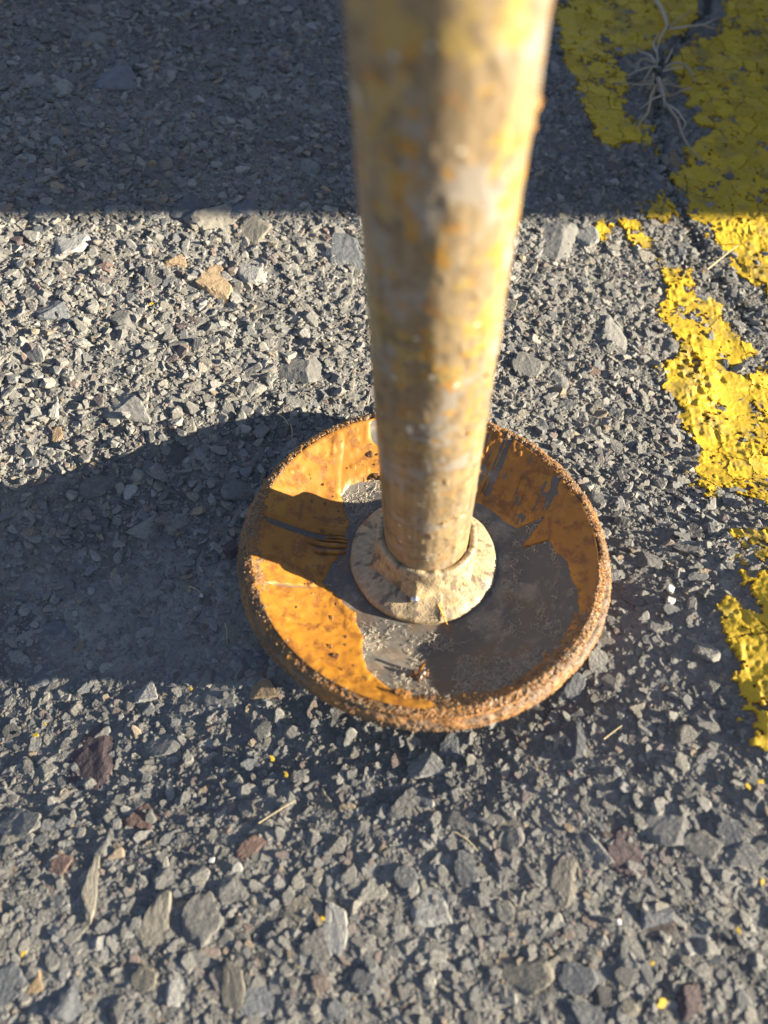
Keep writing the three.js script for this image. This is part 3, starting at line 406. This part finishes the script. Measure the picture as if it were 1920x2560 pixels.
// ---------- dry weed in the crack ----------
{
  const w = new THREE.Group(); top(w, 'dry_weed', 'dead pale branching weed growing from the crack in the yellow paint', 'weed');
  w.position.set(0.2087, macro(0.2087, -0.565), -0.565);
  const mats = [[0.50, 0.43, 0.34], [0.38, 0.31, 0.23], [0.44, 0.34, 0.20]].map(c => mat({ color: lin(...c), roughness: 0.9 }));
  for (const s of [[[.2279,-.7365],[.2353,-.7056],[.2373,-.6711],[.2255,-.64],[.2193,-.6174],[.2185,-.5969]],[[.2382,-.6714],[.2528,-.6867],[.2687,-.709]],[[.2408,-.6706],[.2603,-.6756],[.2797,-.6848],[.3019,-.7101]],[[.2797,-.6848],[.2932,-.679]],[[.2373,-.6711],[.2449,-.702]],[[.2193,-.6174],[.2175,-.6316],[.2278,-.6589]],[[.2185,-.5969],[.2111,-.6062],[.1987,-.6185]],[[.2185,-.5969],[.2037,-.6011],[.1901,-.5857]],[[.2185,-.5969],[.2017,-.5835],[.1829,-.5641]],[[.2245,-.5901],[.2341,-.5985],[.2444,-.5985],[.2498,-.5886],[.2531,-.57]],[[.2278,-.6024],[.2354,-.622],[.2407,-.6354]],[[.2224,-.5867],[.2365,-.5906],[.2495,-.5984]],[[.2129,-.5924],[.2036,-.5702],[.1922,-.5425]],[[.2121,-.5781],[.2089,-.558]],[[.2089,-.558],[.195,-.5527],[.1818,-.5529],[.1686,-.5529]],[[.2089,-.558],[.2259,-.5614],[.2475,-.5603]],[[.2114,-.5587],[.2049,-.5381],[.1984,-.5104],[.1904,-.4956],[.1841,-.4815]],[[.2188,-.5446],[.2058,-.5318],[.191,-.516]],[[.2477,-.5618],[.2346,-.5516],[.2202,-.5423]],[[.2157,-.5736],[.2164,-.552],[.2188,-.5314],[.2275,-.5105],[.2288,-.4908],[.2312,-.4791],[.2368,-.4636],[.2447,-.4536]],[[.2205,-.5319],[.2289,-.5211],[.2348,-.5047],[.232,-.4965]],[[.2171,-.5713],[.2168,-.5414],[.2161,-.5229]],[[.2129,-.6068],[.1995,-.5942],[.1921,-.5723]]]) {
    const n = s.length, pts = []; const h0 = rr(0.002, 0.006), arch = rr(0.001, 0.006), h1 = rr(0.002, 0.007);
    s.forEach(([x, z], k) => { const t = k / (n - 1); pts.push([x - 0.2087, macro(x, z) - macro(0.2087, -0.565) + 0.003 + mix(h0, h1, t) + arch * 4 * t * (1 - t) * 0.6, z + 0.565]); });
    const long = n > 4; part('stem', tube(pts, long ? rr(0.0017, 0.0021) : rr(0.0011, 0.0014), 8 * n, 6, 0.3, 0.12), mats[Math.floor(rnd() * 3)], w);
  }
  for (let k = 0; k < 22; k++) { const a = rr(0, 6.28), L = rr(0.010, 0.026); part('stem', tube([[0, 0.002, 0], [Math.cos(a) * L * 0.5, rr(0.006, 0.012), Math.sin(a) * L * 0.5], [Math.cos(a) * L, rr(0.003, 0.01), Math.sin(a) * L]].map(p => [p[0] + 0.002, p[1], p[2] + 0.008]), rr(0.0006, 0.0009), 10, 5, 0.3, 0.15), mats[Math.floor(rnd() * 3)], w); }
}
// ---------- small loose things ----------
const straws = [[[-.0878,-.0991],[-.0852,-.0862]],[[-.1117,.0306],[-.1085,.0433]],[[-.0752,.1394],[-.058,.1275]],[[-.0967,-.1047],[-.0883,-.0957]],[[-.1374,.0081],[-.1279,.0137]],[[.092,.0936],[.1015,.0864]],[[.0205,.1393],[.0315,.147]]]; straws.push([[.2273,-.3113],[.2443,-.3292],[.2581,-.3428]]);
straws.forEach((s, k) => { const a = s[0], b = s[s.length - 1], mx = (a[0] + b[0]) / 2, mz = (a[1] + b[1]) / 2, y = Math.max(groundY(a[0], a[1]), groundY(b[0], b[1]), groundY(mx, mz)) + 0.0022; const m = shade(new THREE.Mesh(tube([[a[0] - mx, 0, a[1] - mz], [0.0006, 0.0012, -0.0005], [b[0] - mx, 0.0005, b[1] - mz]], k === straws.length - 1 ? 0.0007 : 0.00042, 10, 5, 0.5), mat({ color: lin(0.48, 0.40, 0.24), roughness: 0.9 }))); m.position.set(mx, y, mz); k === straws.length - 1 ? top(m, 'straw', 'pale straw lying across the dark crack beside the sunlit yellow paint', 'straw') : top(m, 'straw', ['short dry straw in the shadow behind the rim of the dish', 'short dry straw on shaded asphalt beside the dish foot', 'longer dry straw among the sunlit foreground stones', 'short dry straw in the shadow behind the rim of the dish', 'short dry straw on shaded asphalt beside the dish foot', 'thin straw on the asphalt between dish and lower yellow line', 'thin straw in front of the dish among the stones'][k], 'straw', 'loose straws on the asphalt'); });
const pebbleMat = mat({ color: lin(0.62, 0.61, 0.58), map: grainMap, roughness: 0.7 }), pebbleGeo = rock(4, 3, 1201, 0.06);
[[.1367,.0082,14],[.1343,.016,14],[-.1291,.0137,8],[-.0951,.1577,8],[.0951,.1725,8]].forEach(([x, z, s], k) => { const m = shade(new THREE.Mesh(pebbleGeo, pebbleMat)), r = s * 0.000155; m.scale.set(r, r * 0.8, r * 1.15); m.rotation.y = k * 1.7; m.position.set(x, groundY(x, z) + r * 0.9 + 0.001, z); k < 2 ? top(m, 'pebble', 'white rounded pebble, one of a pair between dish and yellow line', 'pebble', 'pair of white pebbles') : top(m, 'pebble', 'tiny single white pebble on the dark asphalt', 'pebble', 'scattered white pebbles'); });
const chipGeos = [1, 2, 3].map(s => { const n = 9, sh = new THREE.Shape(); for (let k = 0; k < n; k++) { const a = k / n * 6.283, r = 0.0022 * (0.35 + 0.9 * hash(k, s, 71)); k ? sh.lineTo(r * Math.cos(a), r * Math.sin(a) * 0.75) : sh.moveTo(r, 0); } return new THREE.ExtrudeGeometry(sh, { depth: 0.0005, bevelEnabled: true, bevelSize: 0.0001, bevelThickness: 0.0001, bevelSegments: 1 }).rotateX(-Math.PI / 2); });
[[.1103,.2027],[-.1745,.2013],[-.0391,.1795],[-.1245,.0698],[-.2047,.0922],[.1613,.111],[.1555,.1133],[-.0644,.115],[.1469,.1732],[.108,.1881],[-.0729,.1068],[.1587,.153],[-.2077,.0983],[-.1903,-.1784],[.1797,-.0173],[.1743,-.0964]].forEach(([x, z], k) => { const m = shade(new THREE.Mesh(chipGeos[k % 3], mat({ color: lin(0.52, 0.35, 0.02), roughness: 0.6 }))); m.position.set(x, groundY(x, z) + 0.0024, z); m.rotation.set(rr(-0.25, 0.25), rr(0, 6), rr(-0.25, 0.25)); m.scale.setScalar(k === 0 ? 1.3 : rr(0.5, 0.9)); k === 0 ? top(m, 'paint_chip', 'largest loose yellow paint chip, lying among stones away from the line', 'paint chip') : top(m, 'paint_chip', { 4: 'tiny yellow paint chip beside the large purple stone', 12: 'tiny yellow paint chip just below another beside the large purple stone', 3: 'tiny yellow paint chip on shaded asphalt left of the dish foot', 13: 'tiny yellow paint chip alone on the sunlit pale gravel', 5: 'tiny yellow paint chip near the lower end of the yellow line', 6: 'tiny yellow paint chip near the lower end of the yellow line', 14: 'tiny yellow paint chip between two pieces of the yellow line', 15: 'tiny yellow paint chip beside the ragged edge of the sunlit yellow paint' }[k] ?? 'tiny yellow paint chip among the foreground stones', 'paint chip', 'loose yellow paint chips'); });

// ---------- what stands beside: a flatbed trailer whose side shades the far ground ----------
{
  const tr = new THREE.Group(); top(tr, 'flatbed_trailer', 'grey flatbed trailer with low board sides parked beyond the yellow line', 'trailer');
  tr.position.set(1.25, -0.045, -0.1928); tr.rotation.y = Math.atan(0.145);
  const wood = [0.9, 1, 1.1].map(f => mat({ color: lin(0.20 * f, 0.19 * f, 0.175 * f), roughness: 0.85, map: grainMap })), steel = mat({ color: lin(0.11, 0.115, 0.12), roughness: 0.5 }), tyre = mat({ color: lin(0.02, 0.02, 0.02), roughness: 0.9 });
  const x0 = -0.62, x1 = 1.75, D = 1.62, y0 = 0.395, box = (w, h, d, x, y, z) => new THREE.BoxGeometry(w, h, d).translate(x, y, z), L = x1 - x0, cx = (x0 + x1) / 2;
  part('frame', mergeGeometries([box(L, 0.07, 0.04, cx, y0 + 0.035, -0.02), box(L, 0.07, 0.04, cx, y0 + 0.035, -D + 0.02), box(0.04, 0.07, D - 0.08, x0 + 0.02, y0 + 0.035, -D / 2), box(0.04, 0.07, D - 0.08, x1 - 0.02, y0 + 0.035, -D / 2)]), steel, tr);
  for (let i = 0; i < 9; i++) part('deck_plank', box(L, 0.025, D / 9 - 0.001, cx, y0 + 0.085, -D * (i + 0.5) / 9), wood[i % 3], tr);
  for (let i = 0; i < 3; i++) { part('side_board', box(L - 0.05, 0.11, 0.025, cx, y0 + 0.155 + i * 0.1125, -0.03), wood[i], tr); part('side_board', box(L - 0.05, 0.11, 0.025, cx, y0 + 0.155 + i * 0.1125, -D + 0.03), wood[i], tr); }
  for (const z of [-0.28, -D + 0.28]) { const w = part('wheel', new THREE.TorusGeometry(0.17, 0.085, 14, 40).translate(0.75, 0.255, z), tyre, tr); part('rim', new THREE.CylinderGeometry(0.13, 0.13, 0.09, 32).rotateX(Math.PI / 2).translate(0.75, 0.255, z), steel, w); }
  part('axle', new THREE.CylinderGeometry(0.025, 0.025, D - 0.56, 16).rotateX(Math.PI / 2).translate(0.75, 0.255, -D / 2), steel, tr);
}
renderer.render(scene, camera);
